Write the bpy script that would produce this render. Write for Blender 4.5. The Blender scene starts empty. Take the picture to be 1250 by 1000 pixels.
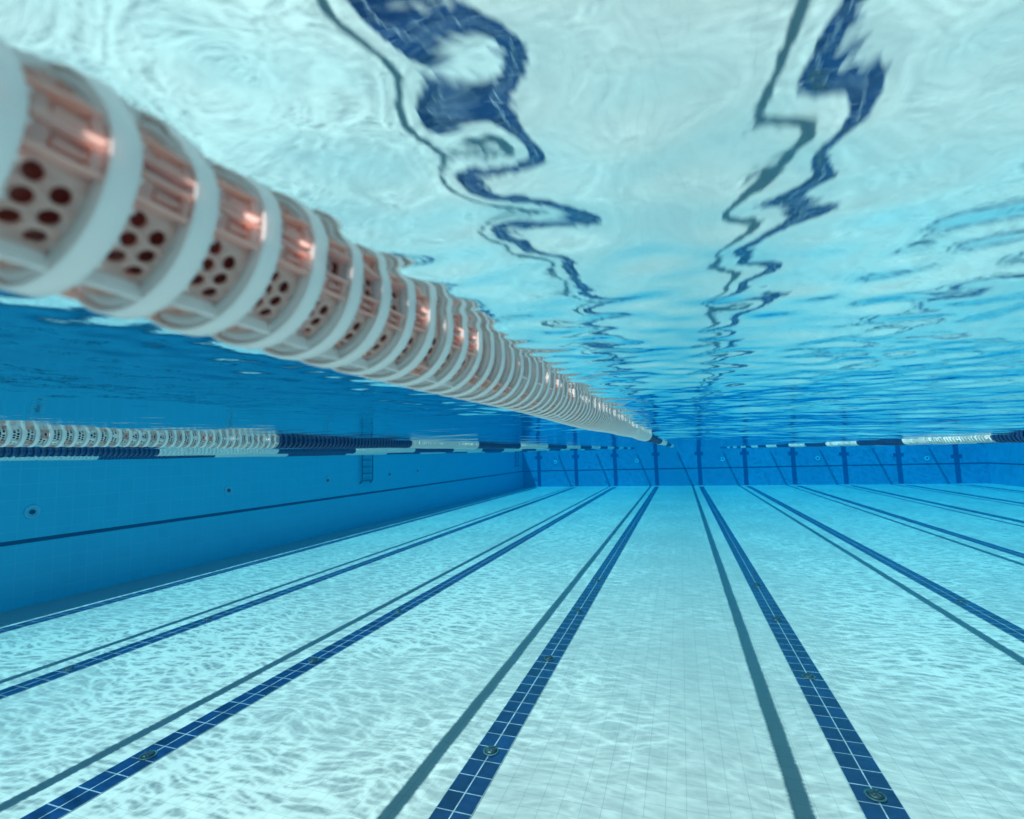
import bpy, bmesh, math, random
import numpy as np
from mathutils import Vector, Matrix
R = math.radians
random.seed(7)
sc = bpy.context.scene
col = sc.collection

# ------------------------------------------------------------------ camera
F_PX, YAW, PITCH, ROLL, CX = 599.4, 0.3267, 0.0906, -0.0298, 1.465
cd = bpy.data.cameras.new('camera')
cam = bpy.data.objects.new('camera', cd)
col.objects.link(cam)
fw = Vector((-math.sin(YAW) * math.cos(PITCH), math.cos(YAW) * math.cos(PITCH), math.sin(PITCH)))
rt = Vector((math.cos(YAW), math.sin(YAW), 0))
up = rt.cross(fw)
r2 = math.cos(ROLL) * rt + math.sin(ROLL) * up
u2 = -math.sin(ROLL) * rt + math.cos(ROLL) * up
m = Matrix((r2, u2, -fw)).transposed().to_4x4()
m.translation = Vector((CX, 0, 0))
cam.matrix_world = m
cd.sensor_width = 36
cd.lens = 36 * F_PX / 1250
cd.clip_start = 0.01
cd.clip_end = 300
cd.dof.use_dof = True
cd.dof.focus_distance = 2.2
cd.dof.aperture_fstop = 4.2
sc.camera = cam

# ------------------------------------------------------------------ light
SUN_TO = Vector((0.37, 0.38, -1.0)).normalized()      # the way the sunlight travels under water
elev = math.asin(-SUN_TO.z)
azim = math.atan2(-SUN_TO.x, -SUN_TO.y)
w = bpy.data.worlds.new('World')
sc.world = w
w.use_nodes = True
nt = w.node_tree
sky = nt.nodes.new('ShaderNodeTexSky')
sky.sky_type = 'NISHITA'
sky.sun_disc = False
sky.sun_elevation = elev
sky.sun_rotation = azim
bg = nt.nodes['Background']
nt.links.new(sky.outputs[0], bg.inputs[0])
bg.inputs[1].default_value = 0.05
sl = bpy.data.lights.new('sun', 'SUN')
sl.energy = 5.0
sl.angle = R(0.5)
sl.color = (1.0, 0.75, 0.69)
so = bpy.data.objects.new('sun', sl)
col.objects.link(so)
so.rotation_euler = SUN_TO.to_track_quat('-Z', 'Y').to_euler()
so.location = (-3, -3, 12)
sc.view_settings.view_transform = 'Standard'
sc.view_settings.look = 'None'
sc.view_settings.gamma = 1
sc.view_settings.exposure = 1.76
sc.cycles.max_bounces = 12
sc.cycles.diffuse_bounces = 5
sc.cycles.glossy_bounces = 6
sc.cycles.transparent_max_bounces = 12
sc.cycles.volume_bounces = 1

# ------------------------------------------------------------------ sizes of the place
XL, XR, Y0, Y1 = -8.65, 16.3, -14.0, 31.7
ZF, ZD = -2.208, 0.27           # floor, deck
ZG = -1.17                      # groove in the walls

def swell(x, y):
    return 0.150 - 0.075 * (1 + np.tanh((x - 2.7) / 1.6)) + 0.013 * np.exp(-((x - .9) / 1.3) ** 2)

WAVES = []
SPECTRUM = ((2.2, 1.0, .0075, 6, 11, 2), (0.9, 0.35, .012, 12, 59, 2), (0.30, 0.12, .0078, 20, 104, 1), (0.11, 0.042, .0095, 26, 22, 0))
for lam0, lam1, slope, n, seed, lng in SPECTRUM:
    _rng = np.random.RandomState(seed)
    for k in range(n):
        lam = lam0 * (lam1 / lam0) ** _rng.rand()
        th = _rng.rand() * 2 * math.pi
        WAVES.append((lam, th, slope / (2 * math.pi / lam), _rng.rand() * 6.283, lng))

def waves(x, y, cell):
    z = np.zeros_like(x)
    q = np.clip((y - 0.6) / 3.0, 0, 1)
    near = (1, .60 + .40 * q, .25 + .75 * q)
    for lam, th, a, ph, lng in WAVES:
        k = 2 * math.pi / lam
        fade = np.clip((lam / cell - 3.0) / 4.0, 0, 1)
        # every train comes and goes, so the surface has calm and busy patches
        env = 1 + 0.5 * np.sin(x * 1.3 * math.cos(ph * 3) + y * 0.9 * math.sin(ph * 5) + ph * 7)
        env = env * near[lng]
        z += a * fade * env * np.sin(k * (x * math.cos(th) + y * math.sin(th)) + ph + 0.5 * np.sin(1.7 * k * 0.3 * (x * math.sin(th) - y * math.cos(th)) + ph * 2))
    # the rope breaks the ripples: calmer on its far side, and calmer towards the end wall
    t = np.clip((x - .55) / .7, 0, 1)
    z *= .38 + .62 * t * t * (3 - 2 * t)
    z *= 1 - .45 * np.clip((y - 6) / 12, 0, 1)
    return z

# ------------------------------------------------------------------ helpers
def tag(o, label=None, cat=None, group=None, kind=None):
    for k, v in (('label', label), ('category', cat), ('group', group), ('kind', kind)):
        if v:
            o[k] = v
    return o

def link(name, me, mat=None, parent=None):
    o = bpy.data.objects.new(name, me)
    col.objects.link(o)
    if mat:
        for q in (mat if isinstance(mat, (list, tuple)) else [mat]):
            me.materials.append(q)
    if parent:
        o.parent = parent
    return o

def empty(name, loc=(0, 0, 0), rz=0):
    o = bpy.data.objects.new(name, None)
    o.empty_display_size = .1
    col.objects.link(o)
    o.location = loc
    o.rotation_euler = (0, 0, rz)
    return o

def tomesh(bm, name, smooth=False):
    me = bpy.data.meshes.new(name)
    bmesh.ops.recalc_face_normals(bm, faces=bm.faces)
    bm.to_mesh(me)
    bm.free()
    if smooth:
        for p in me.polygons:
            p.use_smooth = True
    return me

def box(bm, a, b, mi=0):
    r = bmesh.ops.create_cube(bm, size=1)
    c = [(a[i] + b[i]) / 2 for i in range(3)]
    s = [abs(b[i] - a[i]) for i in range(3)]
    for v in r['verts']:
        v.co = Vector((v.co.x * s[0] + c[0], v.co.y * s[1] + c[1], v.co.z * s[2] + c[2]))
    for f in {f for v in r['verts'] for f in v.link_faces}:
        f.material_index = mi
    return r['verts']

def sheet(bm, x0, y0, x1, y1, z):
    vs = [bm.verts.new(p) for p in ((x0, y0, z), (x1, y0, z), (x1, y1, z), (x0, y1, z))]
    return bm.faces.new(vs)

def lathe(bm, prof, seg=64, axis='Y', mi=0, closed=True):
    """Revolve the (radius, along) profile round an axis."""
    rings = []
    for r, t in prof:
        ring = []
        for i in range(seg):
            a = 2 * math.pi * i / seg
            c, s = r * math.cos(a), r * math.sin(a)
            p = {'Y': (c, t, s), 'Z': (c, s, t), 'X': (t, c, s)}[axis]
            ring.append(bm.verts.new(p))
        rings.append(ring)
    n = len(rings)
    for j in range(n if closed else n - 1):
        A, B = rings[j], rings[(j + 1) % n]
        for i in range(seg):
            f = bm.faces.new((A[i], A[(i + 1) % seg], B[(i + 1) % seg], B[i]))
            f.material_index = mi
            f.smooth = True

def tube(bm, pts, r, seg=12, mi=0):
    pts = [Vector(p) for p in pts]
    prev = None
    rings = []
    for i, p in enumerate(pts):
        t = (pts[min(i + 1, len(pts) - 1)] - pts[max(i - 1, 0)]).normalized()
        n = prev if prev is not None else (Vector((0, 0, 1)) if abs(t.z) < .9 else Vector((0, 1, 0)))
        n = (n - t * n.dot(t)).normalized()
        prev = n
        b = t.cross(n)
        rings.append([bm.verts.new(p + r * (math.cos(a) * n + math.sin(a) * b)) for a in [2 * math.pi * k / seg for k in range(seg)]])
    for A, B in zip(rings[:-1], rings[1:]):
        for i in range(seg):
            f = bm.faces.new((A[i], A[(i + 1) % seg], B[(i + 1) % seg], B[i]))
            f.smooth = True
            f.material_index = mi
    for q in (rings[0][::-1], rings[-1]):
        bm.faces.new(q).material_index = mi

# ------------------------------------------------------------------ materials
class N:
    """Small node writer."""
    def __init__(s, name):
        s.m = bpy.data.materials.new(name)
        s.m.use_nodes = True
        s.t = s.m.node_tree
        s.t.nodes.clear()
        s.out = s.t.nodes.new('ShaderNodeOutputMaterial')
    def n(s, kind, **kw):
        q = s.t.nodes.new(kind)
        for k, v in kw.items():
            setattr(q, k, v)
        return q
    def set(s, sock, v):
        if isinstance(v, bpy.types.NodeSocket):
            s.t.links.new(v, sock)
        elif v is not None:
            if hasattr(sock.default_value, '__len__') and isinstance(v, (tuple, list)) and len(v) == 3 and len(sock.default_value) == 4:
                v = (*v, 1)
            sock.default_value = v
    def math(s, op, a, b=None, c=None, clamp=False):
        q = s.n('ShaderNodeMath', operation=op, use_clamp=clamp)
        for i, v in enumerate((a, b, c)):
            if v is not None:
                s.set(q.inputs[i], v)
        return q.outputs[0]
    def mix(s, f, a, b, blend='MIX'):
        q = s.n('ShaderNodeMix', data_type='RGBA', blend_type=blend)
        s.set(q.inputs[0], f)
        s.set(q.inputs[6], a)
        s.set(q.inputs[7], b)
        return q.outputs[2]
    def coords(s, kind='Object', scale=None, rot=None):
        c = s.n('ShaderNodeTexCoord').outputs[kind]
        if scale or rot:
            mp = s.n('ShaderNodeMapping')
            s.set(mp.inputs[0], c)
            if scale:
                mp.inputs['Scale'].default_value = scale
            if rot:
                mp.inputs['Rotation'].default_value = rot
            c = mp.outputs[0]
        return c
    def noise(s, vec, scale, detail=3, rough=.5, dist=0):
        q = s.n('ShaderNodeTexNoise')
        s.set(q.inputs['Vector'], vec)
        q.inputs['Scale'].default_value = scale
        q.inputs['Detail'].default_value = detail
        q.inputs['Roughness'].default_value = rough
        q.inputs['Distortion'].default_value = dist
        return q
    def ramp(s, fac, stops):
        q = s.n('ShaderNodeValToRGB')
        s.set(q.inputs[0], fac)
        e = q.color_ramp.elements
        while len(e) < len(stops):
            e.new(.5)
        for i, (p, c) in enumerate(stops):
            e[i].position = p
            e[i].color = (*c, 1) if len(c) == 3 else c
        return q.outputs[0]
    def grid(s, coord, size, width):
        """1 on a grout line of the given width at every multiple of size."""
        f = s.math('MODULO', s.math('ADD', coord, 1000 * size), size)
        return s.math('GREATER_THAN', s.math('ABSOLUTE', s.math('SUBTRACT', f, size / 2)), size / 2 - width / 2)
    def bsdf(s, color, rough=.5, **kw):
        q = s.n('ShaderNodeBsdfPrincipled')
        s.set(q.inputs['Base Color'], color)
        s.set(q.inputs['Roughness'], rough)
        for k, v in kw.items():
            s.set(q.inputs[k.replace('_', ' ')], v)
        s.t.links.new(q.outputs[0], s.out.inputs[0])
        return q

def tile_material(name, base, grout, axes=('X', 'Y'), size=(.125, .125), width=.006, vary=.05, rough=.35):
    n = N(name)
    co = n.coords()
    sep = n.n('ShaderNodeSeparateXYZ')
    n.set(sep.inputs[0], co)
    gx = n.grid(sep.outputs[axes[0]], size[0], width)
    gy = n.grid(sep.outputs[axes[1]], size[1], width)
    g = n.math('MAXIMUM', gx, gy)
    # every tile a slightly different shade
    sn = n.n('ShaderNodeVectorMath', operation='SNAP')
    n.set(sn.inputs[0], co)
    inc = {'X': .125, 'Y': .125, 'Z': .125}
    inc[axes[0]], inc[axes[1]] = size
    n.set(sn.inputs[1], tuple(inc[a] for a in 'XYZ'))
    wn = n.n('ShaderNodeTexWhiteNoise', noise_dimensions='3D')
    n.set(wn.inputs['Vector'], sn.outputs[0])
    big = n.noise(co, .8, 4, .6).outputs[0]
    v = n.math('ADD', n.math('MULTIPLY', n.math('SUBTRACT', wn.outputs[0], .5), vary), n.math('MULTIPLY', n.math('SUBTRACT', big, .5), vary * 2.2))
    v = n.math('ADD', v, 1.0)
    vm = n.n('ShaderNodeVectorMath', operation='SCALE')
    vm.inputs[0].default_value = base
    n.set(vm.inputs['Scale'], v)
    c = n.mix(g, vm.outputs[0], grout)
    n.bsdf(c, rough)
    return n.m

floor_m = tile_material('floor_tile', (.395, .335, .31), (.27, .245, .225), size=(.125, .125), width=.004, vary=.07)
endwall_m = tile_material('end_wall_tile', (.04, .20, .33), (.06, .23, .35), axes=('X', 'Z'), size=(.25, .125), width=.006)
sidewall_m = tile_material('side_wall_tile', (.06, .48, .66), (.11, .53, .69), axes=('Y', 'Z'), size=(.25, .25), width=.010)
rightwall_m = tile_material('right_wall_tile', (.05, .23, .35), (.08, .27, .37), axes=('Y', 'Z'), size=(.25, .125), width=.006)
deck_m = tile_material('deck_tile', (.48, .46, .42), (.3, .3, .29), size=(.3, .3), width=.006, rough=.7)
groove_shade_m = N('groove_shade'); groove_shade_m.bsdf((.008, .03, .09), .6); groove_shade_m = groove_shade_m.m  # near-black colour paints the shade inside the wall groove

def line_material():
    n = N('navy_lane_tile')
    co = n.coords()
    sep = n.n('ShaderNodeSeparateXYZ')
    n.set(sep.inputs[0], co)
    ax = n.math('ABSOLUTE', sep.outputs['X'])
    mid = n.math('LESS_THAN', ax, .0045)
    edge = n.math('GREATER_THAN', ax, .1205)
    # side position is local x, so the grout reads the same on every line
    cross = n.grid(sep.outputs['Y'], .174, .0085)
    g = n.math('MAXIMUM', n.math('MAXIMUM', mid, edge), n.math('MULTIPLY', cross, .8))
    ns = n.noise(co, 22, 4, .6).outputs[0]
    sn = n.n('ShaderNodeVectorMath', operation='SNAP')
    n.set(sn.inputs[0], co)
    sn.inputs[1].default_value = (.125, .174, 1)
    wn = n.n('ShaderNodeTexWhiteNoise', noise_dimensions='3D')
    n.set(wn.inputs['Vector'], sn.outputs[0])
    f = n.math('ADD', n.math('MULTIPLY', ns, .6), n.math('MULTIPLY', wn.outputs[0], .4))
    c = n.ramp(f, [(.25, (.001, .008, .036)), (.75, (.003, .019, .072))])
    wear = n.noise(co, 9, 3, .6).outputs[0]
    g = n.math('MULTIPLY', g, n.math('MULTIPLY_ADD', wear, 1.5, .05, clamp=True))
    c = n.mix(g, c, (.30, .32, .34))
    n.bsdf(c, .3)
    return n.m
line_m = line_material()
mark_m = N('navy_wall_tile'); mark_m.bsdf((.012, .03, .11), .35); mark_m = mark_m.m

def water_material():
    n = N('water_surface')
    co = n.coords()
    # sun ripples painted into the transparency colour: what passes the surface is uneven
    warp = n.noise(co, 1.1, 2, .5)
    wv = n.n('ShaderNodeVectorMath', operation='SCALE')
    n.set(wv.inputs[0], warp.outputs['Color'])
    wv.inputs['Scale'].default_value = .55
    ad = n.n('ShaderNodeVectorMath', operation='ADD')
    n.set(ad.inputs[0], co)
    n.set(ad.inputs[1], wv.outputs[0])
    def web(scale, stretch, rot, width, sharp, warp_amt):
        """Net of bright lines, painted in for sun focused by ripples."""
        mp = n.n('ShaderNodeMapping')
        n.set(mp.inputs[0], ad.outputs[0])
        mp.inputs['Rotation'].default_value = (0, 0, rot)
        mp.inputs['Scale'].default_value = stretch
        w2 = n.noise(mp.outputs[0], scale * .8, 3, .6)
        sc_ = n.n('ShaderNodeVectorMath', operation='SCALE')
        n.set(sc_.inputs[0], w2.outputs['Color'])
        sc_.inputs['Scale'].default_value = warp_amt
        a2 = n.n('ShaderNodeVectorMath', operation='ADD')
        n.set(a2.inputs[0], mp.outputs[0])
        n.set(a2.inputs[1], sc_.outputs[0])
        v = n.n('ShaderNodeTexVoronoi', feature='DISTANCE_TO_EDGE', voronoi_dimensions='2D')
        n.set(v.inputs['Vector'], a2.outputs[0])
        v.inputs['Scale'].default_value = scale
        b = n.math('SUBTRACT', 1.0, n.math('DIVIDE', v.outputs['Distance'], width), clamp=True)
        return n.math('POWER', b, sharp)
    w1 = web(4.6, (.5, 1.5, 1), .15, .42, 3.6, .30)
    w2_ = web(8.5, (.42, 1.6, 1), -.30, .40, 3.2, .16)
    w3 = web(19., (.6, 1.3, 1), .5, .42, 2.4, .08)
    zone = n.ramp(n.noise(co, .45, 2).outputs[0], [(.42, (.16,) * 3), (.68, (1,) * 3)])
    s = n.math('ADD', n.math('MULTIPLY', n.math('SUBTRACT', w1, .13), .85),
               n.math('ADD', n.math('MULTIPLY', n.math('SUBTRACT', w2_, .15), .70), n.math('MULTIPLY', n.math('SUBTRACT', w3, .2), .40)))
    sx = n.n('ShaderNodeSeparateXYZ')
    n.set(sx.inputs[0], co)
    # the painted light net is stronger away from the middle lanes
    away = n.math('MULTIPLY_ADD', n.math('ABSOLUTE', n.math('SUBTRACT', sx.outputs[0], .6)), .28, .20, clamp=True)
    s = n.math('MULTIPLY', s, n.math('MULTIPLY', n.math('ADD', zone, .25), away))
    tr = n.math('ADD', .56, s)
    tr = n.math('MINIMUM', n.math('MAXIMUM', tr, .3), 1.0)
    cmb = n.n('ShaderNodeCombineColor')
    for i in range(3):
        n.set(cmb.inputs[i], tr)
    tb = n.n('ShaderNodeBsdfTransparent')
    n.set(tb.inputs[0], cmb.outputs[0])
    gl = n.n('ShaderNodeBsdfGlossy')
    gl.inputs['Roughness'].default_value = 0.0
    gl.inputs['Color'].default_value = (1, 1, 1, 1)
    bp = n.n('ShaderNodeBump')
    fine = n.noise(n.coords(scale=(1, 1.3, 1)), 26, 3, .55, .4)
    n.set(bp.inputs['Height'], fine.outputs[0])
    bp.inputs['Strength'].default_value = .03
    bp.inputs['Distance'].default_value = .01
    n.set(gl.inputs['Normal'], bp.outputs[0])
    fr = n.n('ShaderNodeFresnel')
    fr.inputs['IOR'].default_value = 1.56
    ms = n.n('ShaderNodeMixShader')
    n.set(ms.inputs[0], fr.outputs[0])
    n.set(ms.inputs[1], tb.outputs[0])
    n.set(ms.inputs[2], gl.outputs[0])
    n.t.links.new(ms.outputs[0], n.out.inputs[0])
    return n.m

def plastic(name, base, trans, tr_mix, rough=.35, spot=0.04):
    """Thin translucent plastic: some light goes through it and comes out tinted."""
    n = N(name)
    ns = n.noise(n.coords(), 60, 4, .6).outputs[0]
    f = n.math('MULTIPLY_ADD', ns, spot * 2, 1 - spot)
    vm = n.n('ShaderNodeVectorMath', operation='SCALE')
    vm.inputs[0].default_value = base
    n.set(vm.inputs['Scale'], f)
    q = n.bsdf(vm.outputs[0], rough)
    bp = n.n('ShaderNodeBump')
    n.set(bp.inputs['Height'], n.noise(n.coords(), 240, 2).outputs[0])
    bp.inputs['Strength'].default_value = .25
    bp.inputs['Distance'].default_value = .001
    n.set(q.inputs['Normal'], bp.outputs[0])
    t = n.n('ShaderNodeBsdfTranslucent')
    t.inputs[0].default_value = (*trans, 1)
    ms = n.n('ShaderNodeMixShader')
    ms.inputs[0].default_value = tr_mix
    n.t.links.new(q.outputs[0], ms.inputs[1])
    n.t.links.new(t.outputs[0], ms.inputs[2])
    n.t.links.new(ms.outputs[0], n.out.inputs[0])
    return n.m
ring_m = plastic('white_float_plastic', (.98, .96, .95), (1.0, .80, .74), .26)
drum_m = plastic('blush_float_plastic', (.95, .76, .70), (1.0, .62, .52), .55)
core_m = plastic('dark_red_core', (.22, .03, .02), (.4, .05, .03), .1)
blue_m = plastic('blue_float_plastic', (.015, .06, .20), (.03, .15, .4), .2)
bcore_m = plastic('navy_core', (.008, .02, .07), (.01, .05, .15), .1)
steel_m = N('dark_steel'); steel_m.bsdf((.10, .12, .14), .3, Metallic=.7); steel_m = steel_m.m
fit_m = N('pale_fitting'); fit_m.bsdf((.22, .55, .68), .4); fit_m = fit_m.m
black_m = N('black_fitting'); black_m.bsdf((.012, .018, .02), .5); black_m = black_m.m

# ------------------------------------------------------------------ pool basin
bm = bmesh.new()
box(bm, (XL - .4, Y0 - .4, ZF - .3), (XR + .4, Y1 + .4, ZF))
floor = tag(link('pool_floor', tomesh(bm, 'pool_floor'), floor_m), kind='structure')
LANES = [2.5 * i for i in range(-3, 7)]
bm = bmesh.new()
sheet(bm, -.125, 0, .125, Y1 - Y0 - 1.2, 0)
line_me = tomesh(bm, 'lane_line')
line_me.materials.append(line_m)
for i, x in enumerate(LANES):
    o = bpy.data.objects.new('lane_line', line_me)
    col.objects.link(o)
    o.parent = floor
    o.location = (x, Y0 + .6 - (Y0 + .6) % .174 + (.0 if x != 2.5 else -.078), ZF + .004)

def wall(name, label, axis, pos, lo, hi, out, mat):
    """Basin wall with a thin rest groove; axis 'Y' = wall across the lanes."""
    bm = bmesh.new()
    g = .034
    T = .4
    def bx(d0, d1, z0, z1, mi):
        a, b = pos + out * d0, pos + out * d1
        if axis == 'Y':
            box(bm, (lo, min(a, b), z0), (hi, max(a, b), z1), mi)
        else:
            box(bm, (min(a, b), lo, z0), (max(a, b), hi, z1), mi)
    bx(0, T, ZF - .3 + .001, ZG - g, 0)
    bx(0, T, ZG + g, ZD - .002, 0)
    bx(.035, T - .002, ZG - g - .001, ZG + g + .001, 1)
    o = link(name, tomesh(bm, name), [mat, groove_shade_m])
    return tag(o, label, 'pool wall')
wl = wall('pool_wall', 'long shaded blue tiled side wall on the left with a dark groove', 'X', XL, Y0, Y1, -1, sidewall_m)
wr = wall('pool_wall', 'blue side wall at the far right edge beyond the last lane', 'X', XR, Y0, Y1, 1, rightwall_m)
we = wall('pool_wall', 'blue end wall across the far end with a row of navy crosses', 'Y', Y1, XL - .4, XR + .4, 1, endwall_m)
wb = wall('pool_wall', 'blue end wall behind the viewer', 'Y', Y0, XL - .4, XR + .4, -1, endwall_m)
for x in LANES:
    bm = bmesh.new()
    zc = -.263 - .022 * (x / 2.5 if x > 0 else -x / 7.5) - (.0018 * x * x if x > 0 else 0)
    g = .008
    e = ((x - .115, ZF + .03, x + .115, ZG - .036), (x - .115, ZG + .036, x + .115, zc - .1),
         (x - .24, zc - .1, x + .24, zc + .1), (x - .115, zc + .1, x + .115, ZD - .02))
    for x0, z0, x1, z1 in e:
        vs = [bm.verts.new((X, Y1 - .004, Z)) for X, Z in ((x0, z0), (x1, z0), (x1, z1), (x0, z1))]
        bm.faces.new(vs)
    link('target_cross', tomesh(bm, 'target_cross'), mark_m, we)

bm = bmesh.new()
E_ = 9.0
for a, b in (((XL - .4 - E_, Y0 - .4 - E_), (XL, Y1 + .4 + E_)), ((XR, Y0 - .4 - E_), (XR + .4 + E_, Y1 + .4 + E_)),
             ((XL, Y0 - .4 - E_), (XR, Y0)), ((XL, Y1), (XR, Y1 + .4 + E_))):
    box(bm, (a[0], a[1], ZD), (b[0], b[1], ZD + .06))
tag(link('pool_deck', tomesh(bm, 'pool_deck'), deck_m), kind='structure')

# ------------------------------------------------------------------ water surface: a real wavy sheet, finer near the viewer
def axis_pts(lo, hi, c, d0, grow, dmax):
    out = [c]
    x, d = c, d0
    while x < hi:
        x += d; d = min(d * grow, dmax); out.append(x)
    x, d = c, d0
    left = []
    while x > lo:
        x -= d; d = min(d * grow, dmax); left.append(x)
    a = np.array(left[::-1] + out)
    return np.clip(a, lo, hi)
xs = axis_pts(XL, XR, 1.4, .0045, 1.009, .09)
ys = axis_pts(Y0, Y1, .3, .0045, 1.0062, .07)
gx, gy = np.meshgrid(xs, ys)
dx = np.gradient(xs); dy = np.gradient(ys)
cell = np.maximum(*np.meshgrid(np.maximum(dx, 1e-3), np.maximum(dy, 1e-3)))
gz = swell(gx, gy) + waves(gx, gy, cell)
nx, ny = len(xs), len(ys)
co = np.stack([gx, gy, gz], -1).reshape(-1, 3).astype(np.float32)
idx = np.arange(nx * ny).reshape(ny, nx)
quads = np.stack([idx[:-1, :-1], idx[:-1, 1:], idx[1:, 1:], idx[1:, :-1]], -1).reshape(-1, 4).astype(np.int32)
me = bpy.data.meshes.new('water')
me.vertices.add(len(co)); me.vertices.foreach_set('co', co.ravel())
me.loops.add(quads.size); me.loops.foreach_set('vertex_index', quads.ravel())
me.polygons.add(len(quads))
me.polygons.foreach_set('loop_start', np.arange(0, quads.size, 4, dtype=np.int32))
me.polygons.foreach_set('use_smooth', np.ones(len(quads), dtype=bool))
me.update(calc_edges=True)
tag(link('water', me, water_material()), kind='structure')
print('water verts', len(co))

# ------------------------------------------------------------------ lane ropes
RR = .068
PITCH_ = .0480
def cut_drum(r, th, half, seg=84):
    """Perforated drum: clusters of round holes cut right through its wall."""
    bm = bmesh.new()
    lathe(bm, [(r, -half), (r, half), (r - th, half), (r - th, -half)], seg)
    a = link('tmp', tomesh(bm, 'tmp'))
    bm = bmesh.new()
    for s in range(6):
        base = s * 60 + 12
        for da, y in ((2, .0078), (15, .0078), (28, .0078), (8, -.0052), (21, -.0052), (34, -.0052)):
            an = R(base + da)
            mt = Matrix.Rotation(-an, 4, 'Y') @ Matrix.Translation((r - th / 2, y, 0)) @ Matrix.Rotation(R(90), 4, 'Y')
            rad = .0049
            bmesh.ops.create_cone(bm, cap_ends=True, segments=20, radius1=rad, radius2=rad, depth=.016, matrix=mt)
    b = link('tmp', tomesh(bm, 'tmp'))
    md = a.modifiers.new('b', 'BOOLEAN')
    md.operation = 'DIFFERENCE'
    md.solver = 'EXACT'
    md.object = b
    dg = bpy.context.evaluated_depsgraph_get()
    me = bpy.data.meshes.new_from_object(a.evaluated_get(dg))
    bpy.data.objects.remove(a); bpy.data.objects.remove(b)
    return me

def ring_mesh(detail):
    bm = bmesh.new()
    seg = 84 if detail else 40
    h = .0074
    # broad outer band with rounded lips, thin wall
    lathe(bm, [(RR - .0012, -h), (RR, -h + .0012), (RR, h - .0012), (RR - .0012, h), (RR - .0030, h), (RR - .0032, 0), (RR - .0030, -h)], seg)
    # sloping web from band to drum
    lathe(bm, [(RR - .0030, 0), (.0555, -.006), (.0555, -.008), (RR - .0030, -.002)], seg)
    for k in range(3):
        a = R(120 * k + 5)
        vs = box(bm, (.0550, .008, -.0009), (RR - .001, PITCH_ - .0088, .0009))
        for v in vs:
            v.co = Matrix.Rotation(-a, 3, 'Y') @ v.co
    if detail:
        for k in range(24):
            a = R(15 * k + 3)
            vs = box(bm, (RR - .0022, h - .0006, -.0008), (RR - .0004, h + .0014, .0008))
            for v in vs:
                v.co = Matrix.Rotation(-a, 3, 'Y') @ v.co
    me = tomesh(bm, 'float_disc')
    return me

def block_mesh(ks):
    """Raised slotted catches between the bands."""
    bm = bmesh.new()
    for k in ks:
        parts = []
        y0, y1 = .0085, PITCH_ - .0085
        parts += box(bm, (.052, y0, .006), (.0655, y1, .0080))
        parts += box(bm, (.052, y0, -.0080), (.0655, y1, -.006))
        parts += box(bm, (.052, y1 - .0045, -.0060), (.0630, y1, .006))
        parts += box(bm, (.052, y0, -.0060), (.0600, y0 + .010, .006))
        parts += box(bm, (.052, y0 + .012, -.0015), (.0605, y1 - .0045, .0015))
        a = R(120 * k + 62)
        for v in parts:
            v.co = Matrix.Rotation(-a, 3, 'Y') @ v.co
    return tomesh(bm, 'catch')

def core_mesh(r, ln):
    bm = bmesh.new()
    lathe(bm, [(r, -ln / 2), (r, ln / 2), (.004, ln / 2), (.004, -ln / 2)], 24)
    return tomesh(bm, 'core')

def with_mats(me, *mats):
    me.materials.clear()
    for q in mats:
        me.materials.append(q)
    return me
drum_me = with_mats(cut_drum(.0560, .0022, PITCH_ / 2 - .0004), drum_m)
for v in drum_me.vertices:
    v.co.y += PITCH_ / 2
drum_plain = bmesh.new(); lathe(drum_plain, [(.0560, 0), (.0560, PITCH_ - .001), (.0535, PITCH_ - .001), (.0535, 0)], 36)
drum_plain = tomesh(drum_plain, 'drum_plain')
W = {}
W['ring'] = with_mats(ring_mesh(True), ring_m)
W['ring_far'] = with_mats(ring_mesh(False), ring_m)
W['drum'] = drum_me
W['drum_far'] = with_mats(drum_plain, ring_m)
W['catch'] = with_mats(block_mesh(range(3)), drum_m)
for k in range(3):
    W['catch%d' % k] = with_mats(block_mesh([k]), drum_m)
W['core'] = with_mats(core_mesh(.037, PITCH_ - .002), core_m)
W['drum_w'] = with_mats(drum_me.copy(), ring_m)
W['core_w'] = with_mats(core_mesh(.040, PITCH_ - .004), bcore_m)
B = {}
for k, v in W.items():
    B[k] = v.copy()
for k in ('ring', 'ring_far', 'catch', 'catch0', 'catch1', 'catch2'):
    with_mats(B[k], blue_m)
for k in ('drum', 'drum_far', 'core', 'drum_w', 'core_w'):
    with_mats(B[k], bcore_m)

def rope_z(x, y):
    s = float(swell(np.array([x * 1.0]), np.array([y * 1.0]))[0])
    return s - .003 + .0035 * math.sin(y * 2.1 + x) + .002 * math.sin(y * 5.3 + 2 * x)

def merged(parts, name):
    """One mesh out of (mesh, matrix) pairs, keeping material slots."""
    mats, vs, fs, mi = [], [], [], []
    off = 0
    for me, mt in parts:
        n = len(me.vertices)
        c = np.empty(n * 3, np.float32); me.vertices.foreach_get('co', c)
        c = c.reshape(-1, 3) @ np.array(mt.to_3x3()).T + np.array(mt.translation)
        vs.append(c)
        slot = []
        for q in me.materials:
            if q not in mats:
                mats.append(q)
            slot.append(mats.index(q))
        for p in me.polygons:
            fs.append([i + off for i in p.vertices]); mi.append(slot[p.material_index])
        off += n
    out = bpy.data.meshes.new(name)
    out.from_pydata(np.concatenate(vs).tolist(), [], fs)
    out.polygons.foreach_set('material_index', mi)
    out.polygons.foreach_set('use_smooth', [True] * len(fs))
    for q in mats:
        out.materials.append(q)
    return out

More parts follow.
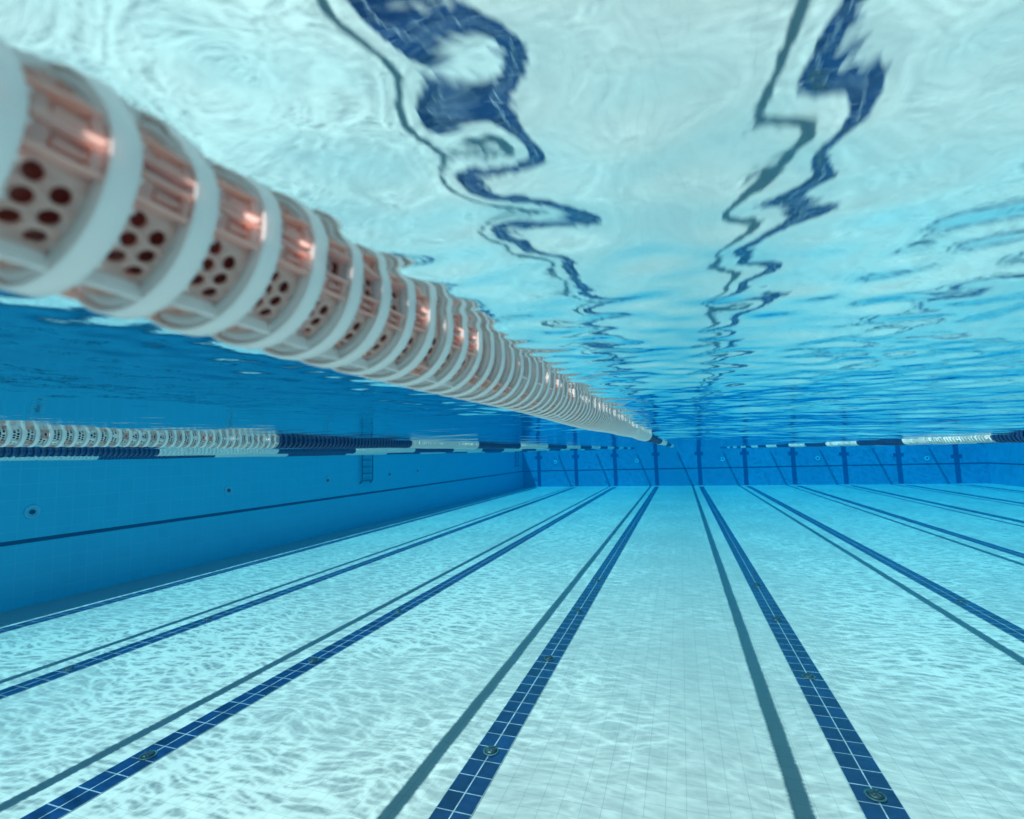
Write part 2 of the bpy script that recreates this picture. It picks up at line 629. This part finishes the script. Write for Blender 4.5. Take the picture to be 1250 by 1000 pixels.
FAR = {}
def far_disc(kit, key):
    if key not in FAR:
        FAR[key] = merged([(kit['ring_far'], Matrix()), (kit['drum_far'], Matrix())], 'float_disc')
    return FAR[key]
MID = {}
def mid_disc(kit, key, main):
    key = key + 'm' * main
    if key not in MID:
        MID[key] = merged([(kit['ring_far'], Matrix()), (kit['drum' if main else 'drum_w'], Matrix()), (kit['catch'], Matrix())] * 1 + [(kit['core' if main else 'core_w'], Matrix.Translation((0, PITCH_ / 2, 0)))], 'float_disc')
    return MID[key]

def lane_rope(x, label, start, bounds, first_white, detail_to, mid_to, nmax=100, seen=-9):
    root = empty('lane_rope', (x, start, rope_z(x, start)))
    tag(root, label, 'lane rope', 'lane ropes floating across the pool')
    org = Vector(root.location)
    rnd = random.Random(int(x * 100))
    main = detail_to > 0
    sz = Matrix.Diagonal((.88, .88, .88, 1) if main else (.80, 1, .80, 1))
    step = PITCH_ * (.88 if main else 1)
    k = 0
    stuff = []
    pts = []
    y = start
    rot = 0.0
    while y < Y1 - .15:
        white = first_white
        for bnd in bounds:
            if y > bnd:
                white = not white
        kit, key = (W, 'w') if white else (B, 'b')
        z = rope_z(x, y)
        sl_ = math.atan((rope_z(x, y + .05) - rope_z(x, y - .05)) / .1)
        rot = rnd.choice((0, -10, 40, 75, 80, 110, 22, 72))
        if main and y < .30:
            rot = 75 + rnd.uniform(-4, 4)      # the nearest catches face the viewer
        mt = Matrix.Translation(Vector((x + .0015 * math.sin(y * 9), y, z)) - org) @ Matrix.Rotation(sl_, 4, 'X') @ Matrix.Rotation(R(rot), 4, 'Y') @ Matrix.Rotation(R(rnd.uniform(-1.6, 1.6)), 4, 'Z') @ Matrix.Rotation(R(rnd.uniform(-1.2, 1.2)), 4, 'X') @ sz
        if seen <= y and k < nmax:
            if y < detail_to:
                o = bpy.data.objects.new('float_disc', kit['ring'])
                col.objects.link(o); o.parent = root; o.matrix_local = mt
                for nm in ('drum', 'catch0', 'catch1', 'catch2', 'core'):
                    c = bpy.data.objects.new(nm[:5], kit[nm])
                    col.objects.link(c); c.parent = o
                    if nm == 'core':
                        c.location = (0, PITCH_ / 2, 0)
            else:
                me_ = mid_disc(kit, key, main) if y < mid_to else far_disc(kit, key)
                o = bpy.data.objects.new('float_disc', me_)
                col.objects.link(o); o.parent = root; o.matrix_local = mt
        else:
            stuff.append((far_disc(kit, key), mt))
        k += y >= seen
        y += step * rnd.uniform(.985, 1.015)
    if stuff:
        o = link('float_discs', merged(stuff, 'float_discs'), None, root)
        o['kind'] = 'stuff'
    bm = bmesh.new()
    yy = start - .1
    while yy < Y1:
        pts.append(Vector((x, yy, rope_z(x, yy))) - org); yy += .4
    pts.append(Vector((x, Y1 - .002, rope_z(x, Y1))) - org)
    tube(bm, pts, .003, 6)
    link('cable', tomesh(bm, 'cable'), steel_m, root)
    return root
XM = CX - .290
lane_rope(XM, 'large nearest lane rope of white and blush pink perforated floats at upper left', -.1505, (4.57, 7.3, 10.1, 15.1, 22.2, 24.5, 27), True, 1.6, 2.6)
lane_rope(-1.25, 'second lane rope left of the camera, white discs then navy discs, level with the eye', -3, (2.72, 4.54, 6.39, 8.31, 10.23, 12.07, 13.86, 15.7, 17.5, 19.4, 21.3, 23.1, 25, 27, 29), True, 0, 3.2, seen=1.15)
lane_rope(-3.75, 'thin navy and white lane rope seen just under the second rope on the left', -2, (3.69, 5.29, 7.0, 8.98, 10.8, 12.6, 14.4, 16.2, 18, 20, 22, 24, 26, 28), False, 0, 0, seen=2.3)
lane_rope(-6.25, 'farthest lane rope on the left beside the shaded side wall', -1, (4.64, 6.45, 8.15, 9.99, 11.8, 13.6, 15.4, 17.2, 19, 21, 23, 25, 27, 29), True, 0, 0, seen=3.4)
lane_rope(3.75, 'nearest lane rope on the right, with one long bright white stretch', 1, (4.73, 6.29, 7.72, 9.22, 10.65, 12.12, 13.6, 15.1, 16.6, 18.1, 19.6, 21.1, 22.6, 24.1, 25.6, 27), False, 0, 0, seen=4.2)
lane_rope(6.25, 'second lane rope on the right, seen just under the bright white stretch', 4, (8.9, 10.47, 12.03, 13.54, 15.1, 16.6, 18.1, 19.6, 21.1, 22.6, 24.1, 25.6, 27), True, 0, 0, seen=7.5)

for x_, lb in ((8.75, 'third'), (11.25, 'fourth'), (13.75, 'fifth')):
    lane_rope(x_, lb + ' lane rope on the right, a thin broken navy and white streak at the waterline', 9.0, (10.4, 12.0, 13.6, 15.2, 16.8, 18.4, 20, 21.6, 23.2, 24.8, 26.4, 28), x_ == 11.25, 0, 0, seen=9.5)

# ------------------------------------------------------------------ fittings
def inlet_disc():
    bm = bmesh.new()
    lathe(bm, [(.115, 0), (.110, .018), (.083, .026), (.075, .014), (.043, .010), (.040, .0)], 36, 'Z')
    return tomesh(bm, 'flange')
def inlet_eye():
    bm = bmesh.new()
    lathe(bm, [(.036, .004), (.032, .028), (.012, .032), (.009, .004)], 20, 'Z')
    return tomesh(bm, 'nozzle')
fl_me = with_mats(inlet_disc(), fit_m)
ey_me = with_mats(inlet_eye(), black_m)
def wall_inlet(loc, rot, label, group):
    root = empty('wall_inlet', loc)
    root.rotation_euler = rot
    tag(root, label, 'water inlet', group)
    for nm, me_ in (('flange', fl_me), ('nozzle', ey_me)):
        o = bpy.data.objects.new(nm, me_)
        col.objects.link(o); o.parent = root
ords = ['nearest', 'second nearest', 'third nearest', 'fourth nearest', 'fifth and farthest visible']
for i, (y, z) in enumerate(((5.18, -.71), (8.89, -.65), (12.33, -.62), (15.68, -.6), (17.72, -.56))):
    wall_inlet((XL, y, z), (0, R(90), 0), 'pale round inlet on the left side wall, %s of the row' % ords[i], 'inlets along the left side wall')
pl = ['leftmost', 'second from the left', 'third from the left', 'fourth from the left', 'rightmost']
for i, (x, z) in enumerate(((-6.35, -.61), (-1.14, -.66), (3.81, -.68), (8.72, -.75), (13.75, -.87))):
    wall_inlet((x, Y1, z), (R(90), 0, 0), 'small round inlet on the far end wall, %s between the crosses' % pl[i], 'inlets across the end wall')

# floor inlets: a low black slotted puck standing on the lane tiles
bm = bmesh.new()
lathe(bm, [(.001, .0), (.036, .0), (.044, .004), (.044, .010), (.034, .018), (.001, .020)], 28, 'Z', closed=False)
puck_me = with_mats(tomesh(bm, 'inlet_cap'), black_m)
bm = bmesh.new()
for k in range(6):
    vs = box(bm, (.014, -.004, .016), (.040, .004, .023))
    for v in vs:
        v.co = Matrix.Rotation(R(60 * k), 3, 'Z') @ v.co
lathe(bm, [(.046, .0), (.062, .0), (.060, .006), (.048, .008)], 28, 'Z')
fin_me = with_mats(tomesh(bm, 'fins'), N('green_grey_fitting').m)
q_ = bpy.data.materials['green_grey_fitting'].node_tree
b_ = q_.nodes.new('ShaderNodeBsdfPrincipled'); b_.inputs['Base Color'].default_value = (.02, .06, .065, 1); b_.inputs['Roughness'].default_value = .5
q_.links.new(b_.outputs[0], q_.nodes['Material Output'].inputs[0])
lane_names = {-7.5: 'line beside the left wall', -5: 'second lane line from the left wall', -2.5: 'third lane line from left wall',
              0: 'lane line left of the middle', 2.5: 'lane line right of the middle', 5: 'second lane line right of the middle', 7.5: 'third lane line right of the middle'}
nth = ['nearest', 'second nearest', 'third nearest', 'fourth nearest', 'fifth nearest', 'sixth nearest']
for x, ys_ in ((0, (3.60, 5.32, 6.95, 8.6)), (2.5, (3.83, 5.54, 7.21, 8.9)), (-2.5, (2.83, 4.62, 6.35)), (-5, (3.72, 5.4)), (5, (5.2, 6.88, 8.57))):
    for k, y in enumerate(ys_):
        root = empty('floor_inlet', (x, y, ZF + .0045))
        tag(root, 'black inlet cap on the %s, %s one' % (lane_names[x], nth[k]), 'floor inlet', 'inlet caps along the lane lines')
        for nm, me_ in (('cap', puck_me), ('fins', fin_me)):
            o = bpy.data.objects.new(nm, me_)
            col.objects.link(o); o.parent = root

# ------------------------------------------------------------------ ladders on the left wall
def ladder(y, label):
    root = empty('pool_ladder', (XL, y, ZD + .06))
    tag(root, label, 'ladder', 'ladders on the left wall')
    z0 = -ZD - .06
    for s in (-.29, .29):
        bm = bmesh.new()
        pts = []
        for a in range(0, 181, 15):
            pts.append((-.26 + .36 * math.cos(R(a)) - .0, s, .55 + .30 * math.sin(R(a))))
        pts = [(.10, s, z0 - .62 - .0)] + [(.10, s, z0 + .1)] + pts + [(-.62, s, 0)]
        low = [(.10 - .11 * (1 - math.cos(R(a))), s, z0 - .62 - .2 * math.sin(R(a))) for a in range(90, 0, -15)]
        tube(bm, low + pts, .021, 10)
        link('rail', tomesh(bm, 'rail'), steel_m, root)
    for k, z in enumerate((-.05, -.28, -.5, -.74)):
        bm = bmesh.new()
        box(bm, (.06, -.275, z0 + z - .016), (.14, .275, z0 + z + .016))
        bmesh.ops.bevel(bm, geom=bm.edges[:], offset=.006, segments=2, affect='EDGES')
        link('tread', tomesh(bm, 'tread'), steel_m, root)
ladder(14.2, 'dark steel ladder hanging on the left wall, the nearer of two')
ladder(30.3, 'dark steel ladder at the far end of the left wall near the corner')

# ------------------------------------------------------------------ the water's own blue: one closed box of even density
bm = bmesh.new()
box(bm, (XL - 12, Y0 - 12, ZF - 1.4), (XR + 12, Y1 + 12, 1.5))
n = N('haze')
pv = n.n('ShaderNodeVolumePrincipled')
pv.inputs['Color'].default_value = (.0, .018, .05, 1)
pv.inputs['Absorption Color'].default_value = (.01, .71, .94, 1)
pv.inputs['Density'].default_value = .148
pv.inputs['Anisotropy'].default_value = .3
n.t.links.new(pv.outputs[0], n.out.inputs['Volume'])
hz = link('haze', tomesh(bm, 'haze'), n.m)
tag(hz, 'clear blue pool water that fades far things to blue', 'water', kind='stuff')
